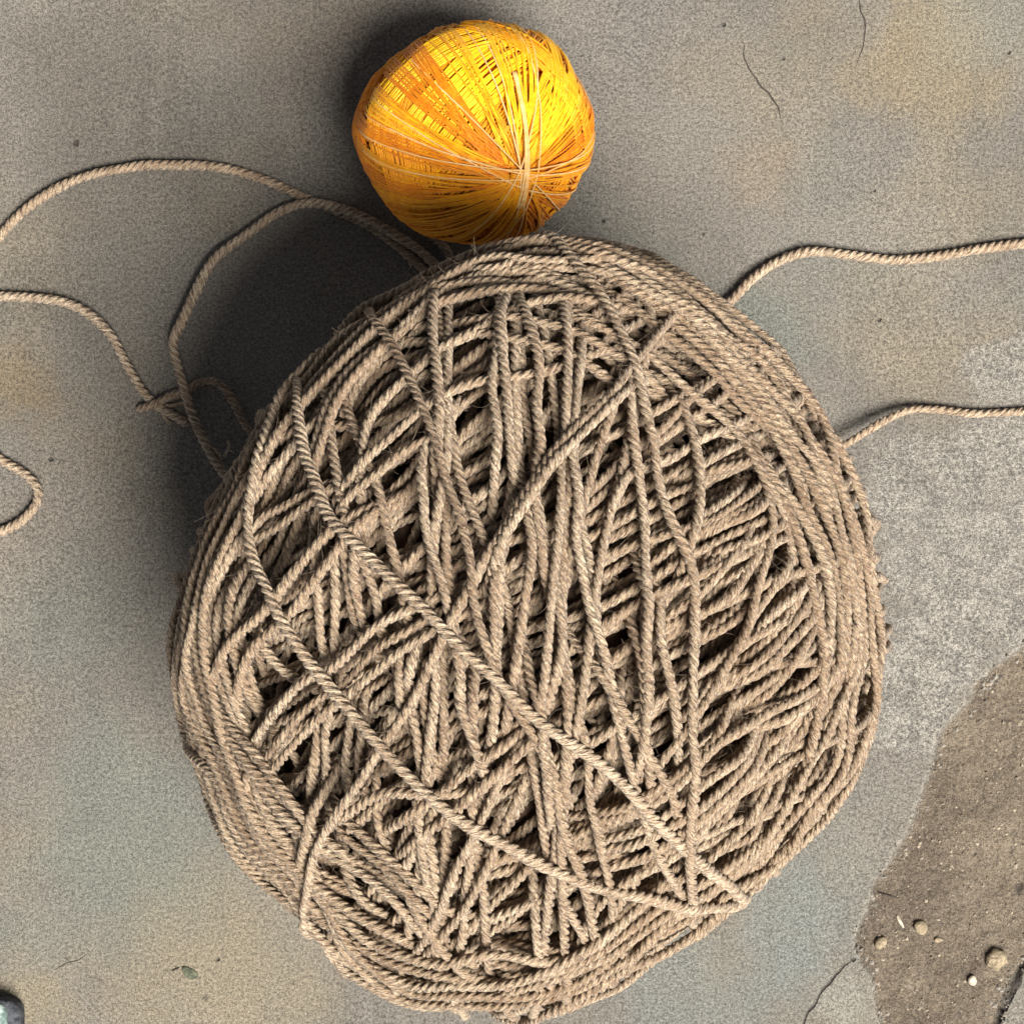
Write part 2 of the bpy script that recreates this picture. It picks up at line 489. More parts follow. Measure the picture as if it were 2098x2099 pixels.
    cdn = N(nt, 'ShaderNodeAttribute', attribute_name='crack_d'); cwn = N(nt, 'ShaderNodeAttribute', attribute_name='crack_w')
    dd = math_n(nt, 'ABSOLUTE', math_n(nt, 'ADD', cdn.outputs['Fac'], math_n(nt, 'MULTIPLY', math_n(nt, 'SUBTRACT', n_pit, 0.5), 0.5)))
    ww = math_n(nt, 'ADD', math_n(nt, 'MULTIPLY', cwn.outputs['Fac'], maprange(nt, n_mid, 0.32, 0.62, 0.5, 1.4)), 0.001)
    total = math_n(nt, 'SUBTRACT', 1.4, math_n(nt, 'DIVIDE', dd, ww), clamp=True)
    for (x, y, r) in SPOTS:
        v = N(nt, 'ShaderNodeVectorMath', operation='DISTANCE'); nt.links.new(PW, v.inputs[0]); v.inputs[1].default_value = tuple(px(x, y))
        k = math_n(nt, 'SUBTRACT', 1.6, math_n(nt, 'DIVIDE', v.outputs['Value'], r * 0.001), clamp=True)
        total = math_n(nt, 'MAXIMUM', total, k)
    c = mix_c(nt, math_n(nt, 'MULTIPLY', total, 0.75), c, (0.035, 0.028, 0.024))
    nt.links.new(c, b.inputs['Base Color'])
    nt.links.new(maprange(nt, n_pit, 0.3, 0.7, 0.72, 0.92), b.inputs['Roughness'])
    b.inputs['Specular IOR Level'].default_value = 0.3
    h = math_n(nt, 'ADD', math_n(nt, 'MULTIPLY', n_gr, 0.5), math_n(nt, 'MULTIPLY', n_pit, math_n(nt, 'ADD', math_n(nt, 'MULTIPLY', pale, 0.9), math_n(nt, 'ADD', 0.25, math_n(nt, 'MULTIPLY', soil, 2.2)))))
    h = math_n(nt, 'SUBTRACT', h, math_n(nt, 'MULTIPLY', total, 1.5))
    bp = N(nt, 'ShaderNodeBump'); bp.inputs['Strength'].default_value = 0.9; bp.inputs['Distance'].default_value = 0.00035
    nt.links.new(h, bp.inputs['Height']); nt.links.new(bp.outputs[0], b.inputs['Normal'])
    return m

floor = tag(build_floor(), kind='structure')

def zfloor(x, y):
    return float(floor_height(np.array([x]), np.array([y]))[0])

# ------------------------------------------------------------------ winding engine
class Winding:
    """height field round a lumpy ball: every strand is laid, under tension, over those already there"""
    def __init__(self, centre, outline, hz_up, hz_dn, G, max_polar=3.05):
        self.c = np.asarray(centre, float)
        outline = catmull(outline, 10, True)
        th = np.arctan2(outline[:, 1], outline[:, 0]); o = np.argsort(th)
        th, rr = th[o], np.hypot(outline[:, 0], outline[:, 1])[o]
        self.th = np.concatenate([th - 2 * np.pi, th, th + 2 * np.pi]); self.rr = np.tile(rr, 3)
        self.hu, self.hd = hz_up, hz_dn
        self.G, self.mp = G, max_polar
        self.H = np.zeros((G, G))
        self.cell = 2 * max_polar / G * hz_up * .95
        self.knee, self.slope = 0.008, 0.42
    def S(self, d):
        th = np.arctan2(d[..., 1], d[..., 0])
        rho = np.interp(th, self.th, self.rr)
        hz = np.where(d[..., 2] > 0, self.hu, self.hd)
        return 1 / np.sqrt((d[..., 0] ** 2 + d[..., 1] ** 2) / rho ** 2 + (d[..., 2] / hz) ** 2)
    def idx(self, d):
        pol = np.arccos(np.clip(d[..., 2], -1, 1))
        h = np.hypot(d[..., 0], d[..., 1]) + 1e-12
        u = pol * d[..., 0] / h; v = pol * d[..., 1] / h
        i = np.clip(((u / self.mp + 1) * .5 * (self.G - 1)).round().astype(int), 0, self.G - 1)
        j = np.clip(((v / self.mp + 1) * .5 * (self.G - 1)).round().astype(int), 0, self.G - 1)
        return i, j
    def from_px(self, pts, lift):
        """photo pixels -> directions on the ball's skin (skin pushed out by lift)"""
        o = np.array([0, 0, CAM_H]) - self.c
        out = []
        for (x, y) in pts:
            r = unit(np.array([(x - CX) / F_PX, -(y - CY) / F_PX, -1.0]))
            t = np.linspace(CAM_H - 0.16, CAM_H + 0.02, 700)
            q = o[None] + r[None] * t[:, None]
            L = np.linalg.norm(q, axis=1)
            F = L - (self.S(q / L[:, None]) + lift)
            neg = np.nonzero(F < 0)[0]
            k = neg[0] if len(neg) else int(np.argmin(F))
            out.append(q[k] / L[k])
        return np.array(out)
    def px_path(self, pts, step, lift):
        p = resample(catmull(np.array(pts, float), 12), 14.0)
        d = self.from_px(p, lift)
        # soften depth jumps near the outline
        for _ in range(6):
            d[1:-1] = unit(d[:-2] * .25 + d[1:-1] * .5 + d[2:] * .25)
        w = d * (self.S(d) + lift)[:, None]
        w = resample(w, step)
        for _ in range(8):
            w[1:-1] = w[:-2] * .25 + w[1:-1] * .5 + w[2:] * .25
        return unit(w)
    def circle(self, P, t, off, a0, a1, step, wob=0.0, seed=0):
        P = unit(P); t = unit(t - (t * P).sum() * P)
        n = np.cross(P, t)
        R = 0.06 if self.hu > 0.03 else 0.022
        k = max(8, int(R * abs(a1 - a0) / step))
        a = np.linspace(a0, a1, k)
        o = off + smooth_noise(k, 0.3 * k / max(1, abs(a1 - a0)) * 1.6, wob, seed)
        o = np.clip(o, -.96, .96)
        q = np.sqrt(1 - o ** 2)
        return o[:, None] * n + q[:, None] * (np.cos(a)[:, None] * P + np.sin(a)[:, None] * t)
    def lay(self, d, r, reff, tuck=(0.0, 0.0), press=1.0, stamp=True, tuck_depth=0.005):
        d = unit(resample(d * self.S(d)[:, None], self.cell))
        base = d * self.S(d)[:, None]
        T = unit(np.gradient(base, axis=0))
        B = np.cross(T, d)
        s = np.concatenate([[0], np.cumsum(np.linalg.norm(np.diff(base, axis=0), axis=1))])
        lat = np.linspace(-0.95, 0.95, 9) * r
        pos = base[:, None, :] + lat[None, :, None] * B[:, None, :]
        i, j = self.idx(unit(pos))
        prof = np.sqrt(np.maximum(r * r - lat ** 2, 0))
        need = (self.H[i, j] + prof[None, :] * press).max(1)
        # taut string: concave hull after removing the ball's own curvature
        y = need - s ** 2 / (2 * reff)
        hull = []
        for k in range(len(s)):
            while len(hull) >= 2:
                a, b = hull[-2], hull[-1]
                if (y[b] - y[a]) * (s[k] - s[a]) <= (y[k] - y[a]) * (s[b] - s[a]): hull.pop()
                else: break
            hull.append(k)
        h = np.interp(s, s[hull], y[hull]) + s ** 2 / (2 * reff)
        for _ in range(6):
            h[1:-1] = np.maximum(need[1:-1], h[:-2] * .25 + h[1:-1] * .5 + h[2:] * .25)
        for end, L in enumerate(tuck):
            if L > 0:
                q = s if end == 0 else s[-1] - s
                x = np.clip(1 - q / L, 0, 1)
                h = h - tuck_depth * x * x * (3 - 2 * x)
        if stamp:
            self.H[i, j] = np.maximum(self.H[i, j], (h[:, None] + prof[None, :] * press))
        h = np.where(h > self.knee, self.knee + (h - self.knee) * self.slope, h)      # yarn piles squash down
        W = self.c + base + d * h[:, None]
        W[:, 2] = np.maximum(W[:, 2], r * 1.02 + 0.0003)
        return W, d

def extend(d, ang, a_start=True, a_end=True):
    """carry a traced path on along its great circle"""
    out = [d]
    step = np.arccos(np.clip((d[0] * d[1]).sum(), -1, 1)); step = max(step, 0.006)
    def go(p0, p1):
        t = unit(p0 - p1); t = unit(t - (t * p0).sum() * p0)
        a = np.arange(1, max(2, int(ang / step))) * step
        return np.cos(a)[:, None] * p0 + np.sin(a)[:, None] * t
    k = min(6, len(d) - 1)
    if a_start: out.insert(0, go(d[0], d[k])[::-1])
    if a_end: out.append(go(d[-1], d[-1 - k]))
    return np.vstack(out)

# ------------------------------------------------------------------ big ball of twine
TW_R = 0.00087
LOOSE_R = 0.00103
TW_PITCH = 0.0047
M_TWINE = twine_material('jute_twine', (0.085, 0.044, 0.024), (0.60, 0.475, 0.325), (0.29, 0.19, 0.115), (0.80, 0.68, 0.51))
M_TAUT_TWINE = twine_material('taut_twine', (0.10, 0.055, 0.031), (0.64, 0.51, 0.355), (0.34, 0.232, 0.145), (0.82, 0.71, 0.54))
M_PALE_TWINE = twine_material('pale_twine', (0.12, 0.068, 0.040), (0.68, 0.555, 0.395), (0.38, 0.27, 0.175), (0.84, 0.74, 0.58))  # lightest tone of the twine, for the loose pieces
OUT_PX = np.array([(905, 545), (985, 503), (1080, 480), (1170, 477), (1260, 487), (1370, 533), (1500, 622), (1608, 740), (1706, 858), (1782, 1000), (1820, 1141), (1826, 1304),
                   (1804, 1467), (1760, 1619), (1673, 1738), (1543, 1858), (1412, 1945), (1282, 2021), (1141, 2081), (978, 2092), (826, 2064), (706, 1999), (619, 1912),
                   (522, 1804), (456, 1706), (413, 1575), (375, 1445), (341, 1304), (348, 1195), (380, 1076), (435, 956), (511, 837), (608, 717), (706, 630), (810, 585)], float)
BC = np.array([1081.0, 1293.0])
BZ = 0.0595
ball_c = px(BC[0], BC[1], BZ)
WIND = 0.0082                                  # thickness of the wound layers over the core
dpx = OUT_PX - BC
rad = (CAM_H - BZ) * np.sin(np.arctan(np.hypot(dpx[:, 0], dpx[:, 1]) / F_PX)) - WIND
ang = np.arctan2(-dpx[:, 1], dpx[:, 0])
BW = Winding(ball_c, np.stack([rad * np.cos(ang), rad * np.sin(ang)], 1), 0.0605 - 0.0105, 0.0585, 1300)

twine_ball = empty('twine_ball', (ball_c[0], ball_c[1], 0.0))
tag(twine_ball, 'large ball of tan jute twine, loosely wound, beside a small orange thread ball', 'twine ball')

# core
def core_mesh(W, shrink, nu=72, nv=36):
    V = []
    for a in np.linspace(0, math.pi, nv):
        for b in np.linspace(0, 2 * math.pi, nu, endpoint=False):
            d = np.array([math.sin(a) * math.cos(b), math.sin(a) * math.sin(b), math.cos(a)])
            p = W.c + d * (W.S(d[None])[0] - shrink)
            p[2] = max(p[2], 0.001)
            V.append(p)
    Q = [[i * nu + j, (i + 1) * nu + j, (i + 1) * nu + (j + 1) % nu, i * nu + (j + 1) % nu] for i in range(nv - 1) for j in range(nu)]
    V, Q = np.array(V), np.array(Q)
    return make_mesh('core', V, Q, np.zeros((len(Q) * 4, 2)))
M_CORE = simple_material('gap_shade_core', (0.03, 0.015, 0.009), (0.07, 0.038, 0.022), 700, .95, .0006)  # very dark brown, painting the shade of the gaps onto the core
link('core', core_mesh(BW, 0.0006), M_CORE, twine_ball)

STEP = 0.00058
TOPS = []                                       # (P, d) of visible strands, for stray fibres
def strand(d, order_r=1.0, reff=0.035, tuck=(0, 0), bag=None, press=0.9, depth=0.005, mat=None):
    r = TW_R * order_r * random.uniform(.90, 1.09)
    d = unit(d + np.stack([smooth_noise(len(d), 11, .0038, random.randrange(10 ** 6)) for _ in range(3)], 1))
    P, n = BW.lay(d, r, reff, tuck, press, True, depth)
    if len(P) < 5: return
    P = resample(P, STEP if bag is None else STEP * 1.25); n = unit(P - ball_c)
    ns = smooth_noise(len(P), 9, 0.08, random.randrange(10 ** 6))
    V, Q, UV = tube(P, n, r * (1 + ns), TW_PITCH * random.uniform(.93, 1.08), phase=random.uniform(0, 6.28))
    if bag is not None: bag.add(V, Q, UV)
    else:
        link('twine_strand', make_mesh('twine_strand', V, Q, UV), mat or M_TWINE, twine_ball)
        TOPS.append((P, n, r))

def img_dir(P, deg):
    """tangent on the ball at P that runs at the given angle (counter-clockwise from picture right)"""
    a = math.radians(deg)
    t = np.array([math.cos(a), math.sin(a), 0.0])
    return unit(t - (t * P).sum() * P)

def bundle(x, y, deg, n, gap_mm, span=(-1.9, 1.9), wob=.016, fan=0.0, bag=None, jitter=.42, skip=0.0, lift=0.006, **kw):
    P = BW.from_px([(x, y)], lift)[0]
    for k in range(n):
        if random.random() < skip: continue
        t = img_dir(P, deg + random.uniform(-1, 1) * fan)
        off = ((k - (n - 1) / 2) + random.uniform(-jitter, jitter)) * gap_mm * 0.001 / 0.058
        if abs(off) > .93: continue
        d = BW.circle(P, t, off, span[0], span[1], STEP * 1.4, wob, random.randrange(10 ** 6))
        if max(-span[0], span[1]) < 1.25 and 'tuck' not in kw: strand(d, bag=bag, tuck=(.022, .022), depth=.009, **kw)
        else: strand(d, bag=bag, **kw)

# rounds near the waist that carry the outline
waist = Bag()
for k in range(40):
    v = unit(np.array([rng.normal(0, .34), rng.normal(0, .34), 1.0])); e1 = unit(np.cross(v, [0.3, 1, 0])); e2 = np.cross(v, e1)
    strand(BW.circle(e1, -e2, rng.uniform(-.25, .45), -3.14, 3.14, STEP * 2, .012, 900 + k), bag=waist, reff=.05, press=.5)
tag(link('twine_waist', waist.mesh('twine_waist'), M_TWINE, twine_ball), kind='stuff')
# deep layers: nobody can pick these apart, one joined piece
deep = Bag()
for k in range(8):
    v = unit(rng.normal(size=3)); t = unit(rng.normal(size=3))
    for q in range(3):
        strand(BW.circle(v, t, rng.uniform(-.25, .25) + q * .045, -3.14, 3.14, STEP * 2, .01, k * 7 + q), bag=deep, reff=0.03, press=.4)
bundle(1081, 1293, 64, 34, 3.3, (-2.6, 2.6), .02, 4, bag=deep, skip=.1, press=.4)
bundle(1081, 1293, 24, 40, 2.7, (-2.6, 2.6), .02, 5, bag=deep, skip=.1, press=.5)
tag(link('twine_underlayer', deep.mesh('twine_underlayer'), M_TWINE, twine_ball), kind='stuff')

# middle layer: slanting bundles that show between the outer strands
bundle(1340, 1120, 30, 14, 3.0, (-.5, 1.2), .016, 6, skip=.1)
bundle(1560, 1500, 33, 12, 3.4, (-.75, .7), .016, 6, skip=.08)
bundle(1400, 1800, 34, 11, 3.0, (-.8, .6), .016, 6, skip=.08)
bundle(980, 1100, 22, 7, 3.2, (-.4, .5), .016, 7, skip=.1)
bundle(800, 830, 52, 12, 2.6, (-.75, .8), .016, 7, skip=.1)
bundle(1000, 640, 22, 9, 2.6, (-.7, .8), .018, 6, skip=.1)
bundle(1000, 1900, 40, 7, 3.0, (-.4, .5), .018, 7, skip=.15)
bundle(540, 1080, 58, 5, 2.8, (-.7, .6), .018, 6, skip=.1)
bundle(1480, 760, 150, 11, 2.6, (-.45, .7), .018, 7, skip=.1)
bundle(1010, 2010, 12, 9, 2.5, (-.7, .7), .012, 4)
bundle(1500, 1180, 40, 9, 2.7, (-.5, .5), .012, 6)
bundle(1120, 1500, 70, 8, 3.6, (-.5, .5), .016, 8, skip=.25)

# long wraps running right over the ball
for deg, n_, gap_ in ((27, 14, 7.0), (37, 12, 8.0), (99, 8, 6.0), (86, 4, 8.0)):
    bundle(1081 + rng.uniform(-60, 60), 1293 + rng.uniform(-60, 60), deg, n_, gap_, (-1.7, 1.7), .02, 7, jitter=.5, skip=.1, press=.7)
bundle(1570, 1330, 34, 12, 2.9, (-.45, .5), .016, 6, skip=.1)
bundle(1450, 1640, 33, 9, 2.9, (-.5, .45), .016, 6, skip=.1)
bundle(1500, 1010, 28, 8, 2.9, (-.4, .45), .016, 6, skip=.1)
# lower left fill and a few strays lying across
bundle(470, 1560, 128, 9, 2.5, (-.6, .6), .012, 5)
bundle(560, 1720, 132, 7, 2.6, (-.5, .6), .012, 5)
bundle(450, 1330, 100, 7, 2.5, (-.5, .5), .012, 5)
for k in range(4):
    a_ = rng.uniform(0, 6.28); q_ = rng.uniform(.1, .85) ** .6 * 620
    bundle(1081 + q_ * math.cos(a_), 1293 + q_ * math.sin(a_), rng.uniform(20, 130), 1, 3, (-rng.uniform(.2, .5), rng.uniform(.2, .5)), .02, 10, press=.6, tuck=(.01, .01))

def traced(pts, off=0.0, ext=0.20, reff=0.05, rr=1.0, depth=0.006, wob=1.5, drift=2.5, mat=None):
    """a strand followed in the photograph; off = sideways shift in photo pixels"""
    p = np.array(pts, float)
    if off:
        t = unit(np.gradient(p, axis=0)); p = p + np.stack([t[:, 1], -t[:, 0]], 1) * off
    p = resample(catmull(p + rng.normal(0, wob, p.shape), 8), 22.0)
    p = p + np.stack([smooth_noise(len(p), 6, drift, random.randrange(10 ** 6)) for _ in range(2)], 1)
    d = BW.px_path(p, STEP * 1.4, 0.0095)
    ext = ext * 1.6 + .03
    d = extend(d, ext)
    L = ext * 0.062
    strand(d, rr, reff, (L, L), depth=depth, mat=mat)

# recessed verticals and slants, left and lower left
for p in ([(631, 1110), (618, 1209), (613, 1287), (608, 1340)], [(675, 1110), (654, 1209), (641, 1287), (638, 1360)], [(695, 1110), (690, 1196), (695, 1284)],
          [(719, 1090), (716, 1183), (716, 1290)], [(460, 1190), (460, 1274), (475, 1338), (481, 1426)], [(493, 1290), (514, 1359), (560, 1410)],
          [(599, 1464), (596, 1568), (596, 1650)], [(629, 1440), (623, 1568), (633, 1680)], [(673, 1457), (670, 1568), (673, 1660)], [(700, 1474), (703, 1600)],
          [(505, 1570), (508, 1670)], [(800, 1300), (806, 1370), (803, 1450)], [(740, 1690), (777, 1780)], [(868, 1622), (828, 1729), (790, 1803)], [(895, 1649), (855, 1736), (818, 1800)],
          [(858, 1690), (872, 1800)], [(840, 1330), (826, 1400)], [(1015, 1176), (1007, 1274), (1010, 1350)], [(1134, 1189), (1157, 1274), (1155, 1351), (1131, 1430)],
          [(700, 1840), (735, 1880)], [(1098, 1900), (1105, 1982), (1130, 2010)]):
    traced(p, ext=.13, reff=.03)
for o in (-16, 16, 48):
    traced([(653, 1736), (720, 1780), (787, 1820), (860, 1890)], o, ext=.15)
for o in (0, 38):
    traced([(700, 1060), (670, 1090), (618, 1136), (579, 1196), (548, 1243), (501, 1281), (465, 1318), (444, 1370)], o, ext=.2)
for o in (0, 46, 74):
    traced([(830, 1236), (747, 1287), (695, 1333), (657, 1364), (613, 1400), (579, 1430), (530, 1480)], o, ext=.2)
traced([(1000, 1561), (922, 1618), (870, 1660)]); traced([(1040, 1570), (960, 1630), (900, 1690)])
traced([(680, 1686), (771, 1628), (880, 1628)], ext=.15)

# "/" strands over the upper left
for pts in ([(660, 860), (698, 781), (737, 735), (788, 699), (850, 668), (915, 631), (979, 605), (1057, 585), (1122, 567)],
            [(737, 926), (744, 864), (775, 820), (827, 774), (850, 761), (897, 724), (954, 699), (1011, 662), (1057, 634), (1122, 621), (1187, 618)],
            [(720, 970), (780, 905), (850, 854), (902, 818), (954, 792), (1031, 771), (1109, 756), (1187, 730), (1264, 709)],
            [(640, 930), (680, 840), (730, 770), (800, 700), (870, 660), (960, 620), (1040, 600)],
            [(860, 650), (950, 590), (1060, 560), (1130, 570)], [(850, 610), (930, 575), (1010, 555), (1080, 560)],
            [(1050, 660), (1120, 670), (1190, 690), (1260, 720)], [(1060, 700), (1130, 715), (1200, 740)]):
    traced(pts)
# verticals in the middle
for pts in ([(1018, 665), (1016, 735), (1005, 787), (1018, 838), (1018, 890), (1005, 952)], [(1029, 673), (1029, 748), (1036, 800), (1036, 864), (1049, 939)],
            [(1086, 665), (1093, 735), (1101, 813), (1104, 877), (1099, 952), (1090, 1010)], [(1158, 673), (1161, 748), (1158, 838), (1161, 890)], [(1197, 738), (1189, 800), (1181, 861)],
            [(897, 650), (897, 740), (905, 830), (890, 900)],
            [(1098, 953), (1098, 1015), (1111, 1067), (1118, 1154)], [(1080, 1049), (1093, 1111), (1082, 1183), (1069, 1274), (1056, 1351), (1049, 1413)],
            [(1147, 992), (1144, 1092), (1134, 1170), (1129, 1261), (1121, 1351), (1111, 1460)], [(1259, 815), (1238, 890), (1218, 950), (1206, 1028), (1188, 1102)],
            [(867, 966), (860, 1054), (875, 1131), (896, 1196), (915, 1255)], [(925, 1305), (935, 1390), (940, 1450), (960, 1530)],
            [(1175, 940), (1181, 1015), (1170, 1079), (1188, 1131), (1201, 1196), (1219, 1274), (1238, 1351), (1262, 1420)],
            [(1250, 1420), (1280, 1460), (1320, 1517), (1347, 1575), (1370, 1620)], [(1310, 1310), (1316, 1380), (1322, 1480), (1325, 1540)],
            [(1365, 1240), (1362, 1300), (1375, 1380), (1388, 1480)], [(1420, 850), (1432, 920), (1440, 1000), (1428, 1070), (1415, 1130)],
            [(1290, 764), (1300, 838), (1306, 903), (1311, 950), (1317, 1014), (1331, 1085), (1337, 1157), (1334, 1238)],
            [(1332, 1225), (1325, 1290), (1327, 1400), (1322, 1500)], [(1138, 1618), (1159, 1719), (1189, 1787), (1209, 1837), (1219, 1921), (1240, 1965)],
            [(1105, 1480), (1120, 1560), (1128, 1620)]):
    traced(pts, ext=.14)
# right flank
for pts in ([(1568, 1000), (1585, 1057), (1573, 1142), (1548, 1228), (1525, 1299), (1485, 1385), (1440, 1450)], [(1400, 1600), (1470, 1540), (1560, 1470), (1620, 1440)],
            [(1608, 1010), (1633, 1085), (1659, 1171), (1676, 1256), (1684, 1338), (1680, 1440), (1665, 1540)], [(1628, 1034), (1670, 1114), (1699, 1209), (1705, 1300)],
            [(1326, 642), (1378, 686), (1455, 759), (1520, 831), (1585, 883), (1624, 940), (1660, 1020), (1700, 1120), (1722, 1230), (1725, 1350)],
            [(1290, 700), (1360, 745), (1420, 800), (1490, 862), (1540, 920), (1570, 990)], [(1240, 560), (1320, 610), (1400, 680), (1480, 760), (1560, 850), (1610, 930)],
            [(1143, 525), (1230, 560), (1300, 600), (1391, 660), (1455, 720), (1533, 790), (1585, 850), (1637, 930), (1688, 1030), (1730, 1150), (1745, 1280)]):
    traced(pts)
# lower left strands
for pts in ([(979, 1709), (939, 1787), (905, 1871), (862, 1940)], [(1000, 1790), (939, 1881), (890, 1945)], [(451, 1460), (501, 1527), (552, 1601), (602, 1659), (640, 1705)],
            [(440, 1480), (490, 1550), (540, 1620), (590, 1680), (620, 1715)], [(626, 1720), (609, 1787), (612, 1864)], [(895, 1938), (956, 1989), (1010, 2012)],
            [(475, 1116), (437, 1196), (411, 1256), (392, 1312), (385, 1364), (392, 1429), (410, 1500)], [(440, 1130), (420, 1180), (395, 1240), (378, 1300), (366, 1370), (372, 1440)],
            [(410, 1370), (425, 1420), (460, 1490), (500, 1560)]):
    traced(pts)
# strands hugging the outline
RIGHT = [(1060, 505), (1160, 503), (1260, 525), (1352, 570), (1430, 625), (1507, 695), (1585, 775), (1655, 860), (1707, 940), (1752, 1040), (1780, 1150), (1792, 1290), (1780, 1420), (1745, 1560), (1690, 1660), (1610, 1760), (1520, 1845), (1421, 1915), (1287, 1980), (1152, 2045), (1040, 2075)]
for o in (36, 16, -6, -28, -50):
    a = random.randint(0, 3); b = random.randint(0, 4)
    traced(RIGHT[a:len(RIGHT) - b], o, ext=.25, wob=4, drift=8)
LEFT = [(1010, 530), (900, 580), (814, 608), (750, 640), (690, 685), (625, 755), (560, 830), (500, 905), (452, 975), (415, 1060), (390, 1150), (372, 1260), (372, 1360), (390, 1460), (420, 1560), (460, 1650), (510, 1730), (570, 1800), (640, 1880), (720, 1960), (830, 2030), (960, 2062), (1090, 2060)]
for o in (-36, -15, 8, 30, 52):
    a = random.randint(0, 4); b = random.randint(0, 5)
    traced(LEFT[a:len(LEFT) - b], o, ext=.25, wob=4, drift=8)
for k in range(5):
    y = 1965 + k * 22
    traced([(650 + k * 14, y - 120), (730 + k * 12, y - 40), (860, y - 2), (1000, y + 3), (1130, y - 14), (1250 - k * 10, y - 62)], ext=.2, wob=7, drift=8)
for k in range(4):
    traced([(930 - k * 10, 600 - k * 14), (1010, 575 - k * 14), (1110, 560 - k * 14), (1210, 575 - k * 14), (1320, 620 - k * 14), (1420 + k * 10, 690 - k * 14)], ext=.2, wob=7, drift=8)
# long top strands
traced([(1277, 771), (1238, 820), (1187, 870), (1135, 921), (1109, 955), (1080, 1002), (1046, 1061), (1020, 1111), (986, 1152), (955, 1209), (930, 1256), (904, 1318), (873, 1370), (839, 1442), (804, 1487), (781, 1530)])
traced([(1262, 800), (1205, 862), (1120, 960), (1060, 1058), (1010, 1140)], 10, ext=.1)
traced([(763, 657), (796, 709), (835, 768), (866, 825), (892, 890), (909, 976), (935, 1035), (945, 1085), (960, 1144), (968, 1183), (976, 1235), (992, 1312), (1015, 1375), (1060, 1460)])
traced([(767, 1548), (720, 1625), (676, 1692), (646, 1753), (636, 1820), (619, 1904)])
traced([(600, 770), (612, 781), (607, 838), (617, 890), (628, 960), (649, 1020), (675, 1061), (721, 1105), (760, 1147), (810, 1196), (860, 1243), (917, 1302), (966, 1349), (1025, 1400), (1080, 1460), (1152, 1514), (1199, 1541), (1253, 1585), (1303, 1638), (1354, 1692), (1404, 1743), (1455, 1787), (1532, 1852)], rr=1.12, drift=1.0, mat=M_TAUT_TWINE)
traced([(1135, 525), (1187, 580), (1225, 626), (1259, 675), (1290, 730), (1308, 787), (1329, 864), (1342, 916), (1357, 1000), (1385, 1071), (1414, 1142), (1422, 1214), (1428, 1285), (1425, 1370), (1425, 1456), (1423, 1530), (1421, 1585), (1411, 1669), (1401, 1736), (1411, 1787), (1424, 1850)], rr=1.12, drift=1.0)
traced([(600, 770), (568, 825), (545, 903), (535, 950), (519, 1015), (506, 1079), (517, 1136), (540, 1196), (558, 1253), (592, 1312), (626, 1364), (670, 1410), (703, 1460), (771, 1534), (838, 1595), (905, 1652), (975, 1700), (1034, 1733), (1118, 1780), (1202, 1814), (1287, 1837), (1388, 1854), (1499, 1866)], rr=1.12, drift=1.0, mat=M_TAUT_TWINE)

# stray fibres standing off the twine
def fibres(tops, count, parent, lo=.0012, hi=.0042, rad_=.000028):
    bag = Bag(); tri_a = np.radians(np.array([0., 120., 240.])); tri_r = np.ones(3)
    for _ in range(count):
        P, n, r = random.choice(tops)
        k = random.randrange(2, len(P) - 2)
        t = unit(P[k + 1] - P[k - 1]); b = np.cross(t, n[k])
        a = random.uniform(-1.3, 1.3)
        out = n[k] * math.cos(a) + b * math.sin(a)
        L = random.uniform(lo, hi); s = random.choice((-1, 1))
        q = np.linspace(0, 1, 5)[:, None]
        side = rng.normal(0, .3, 3)
        pts = P[k] + out * r * .8 + L * (out * (.55 * q) + t * s * (.8 * q - .2 * q * q) + side * q * q)
        bag.add(*tube(pts, np.tile(unit(rng.normal(size=3)), (5, 1)), rad_, None, tri_a, tri_r, taper=np.linspace(1, .5, 5)))
    return tag(link('stray_fibres', bag.mesh('stray_fibres'), M_TWINE, parent), kind='stuff')
fibres(TOPS, 4500, twine_ball, .0012, .0052, rad_=.000036)

# ------------------------------------------------------------------ small ball of thread
T_YEL = thread_material('yellow_thread', (0.88, 0.38, 0.006), (0.96, 0.60, 0.014), (0.97, 0.80, 0.14))
T_ORG = thread_material('orange_thread', (0.62, 0.16, 0.004), (0.88, 0.32, 0.006), (0.94, 0.52, 0.04))  # orange bands; their deeper tone also paints shade on the ball's left side
T_AMB = thread_material('amber_thread', (0.70, 0.235, 0.004), (0.90, 0.42, 0.008), (0.93, 0.60, 0.05))  # golden orange; also paints shade into the lower bands and the gaps
T_PCH = thread_material('pale_thread', (0.80, 0.42, 0.10), (0.92, 0.66, 0.32), (0.95, 0.85, 0.62))
OC = np.array([973.0, 270.0]); OZ = 0.0215
SO = 2098 / 1931.
OP = np.array([(665, 260), (680, 190), (720, 130), (790, 72), (850, 44), (930, 45), (1010, 60), (1062, 100), (1100, 170), (1125, 230), (1112, 310), (1072, 375), (1020, 430), (950, 455), (850, 450), (770, 415), (710, 345)], float) * SO
orange_c = px(OC[0], OC[1], OZ)
dp = (OP - OC) * 1.055
OW_T = 0.0024
rado = (CAM_H - OZ) * np.sin(np.arctan(np.hypot(dp[:, 0], dp[:, 1]) / F_PX)) - OW_T
rado = .62 * rado + .38 * rado.mean()
ao = np.arctan2(-dp[:, 1], dp[:, 0])
OW = Winding(orange_c, np.stack([rado * np.cos(ao), rado * np.sin(ao)], 1), 0.0222 - OW_T, 0.0208, 1400)
OW.knee, OW.slope = 0.0012, 0.2
thread_ball = empty('thread_ball', (orange_c[0], orange_c[1], 0.0))
tag(thread_ball, 'small ball of glossy orange and yellow thread leaning near the big twine ball', 'thread ball')
link('core', core_mesh(OW, 0.0002, 48, 24), T_ORG, thread_ball)
TH_R = 0.00022
ROUND_A = np.radians(np.arange(5) * 72.0); ROUND_R = np.ones(5)
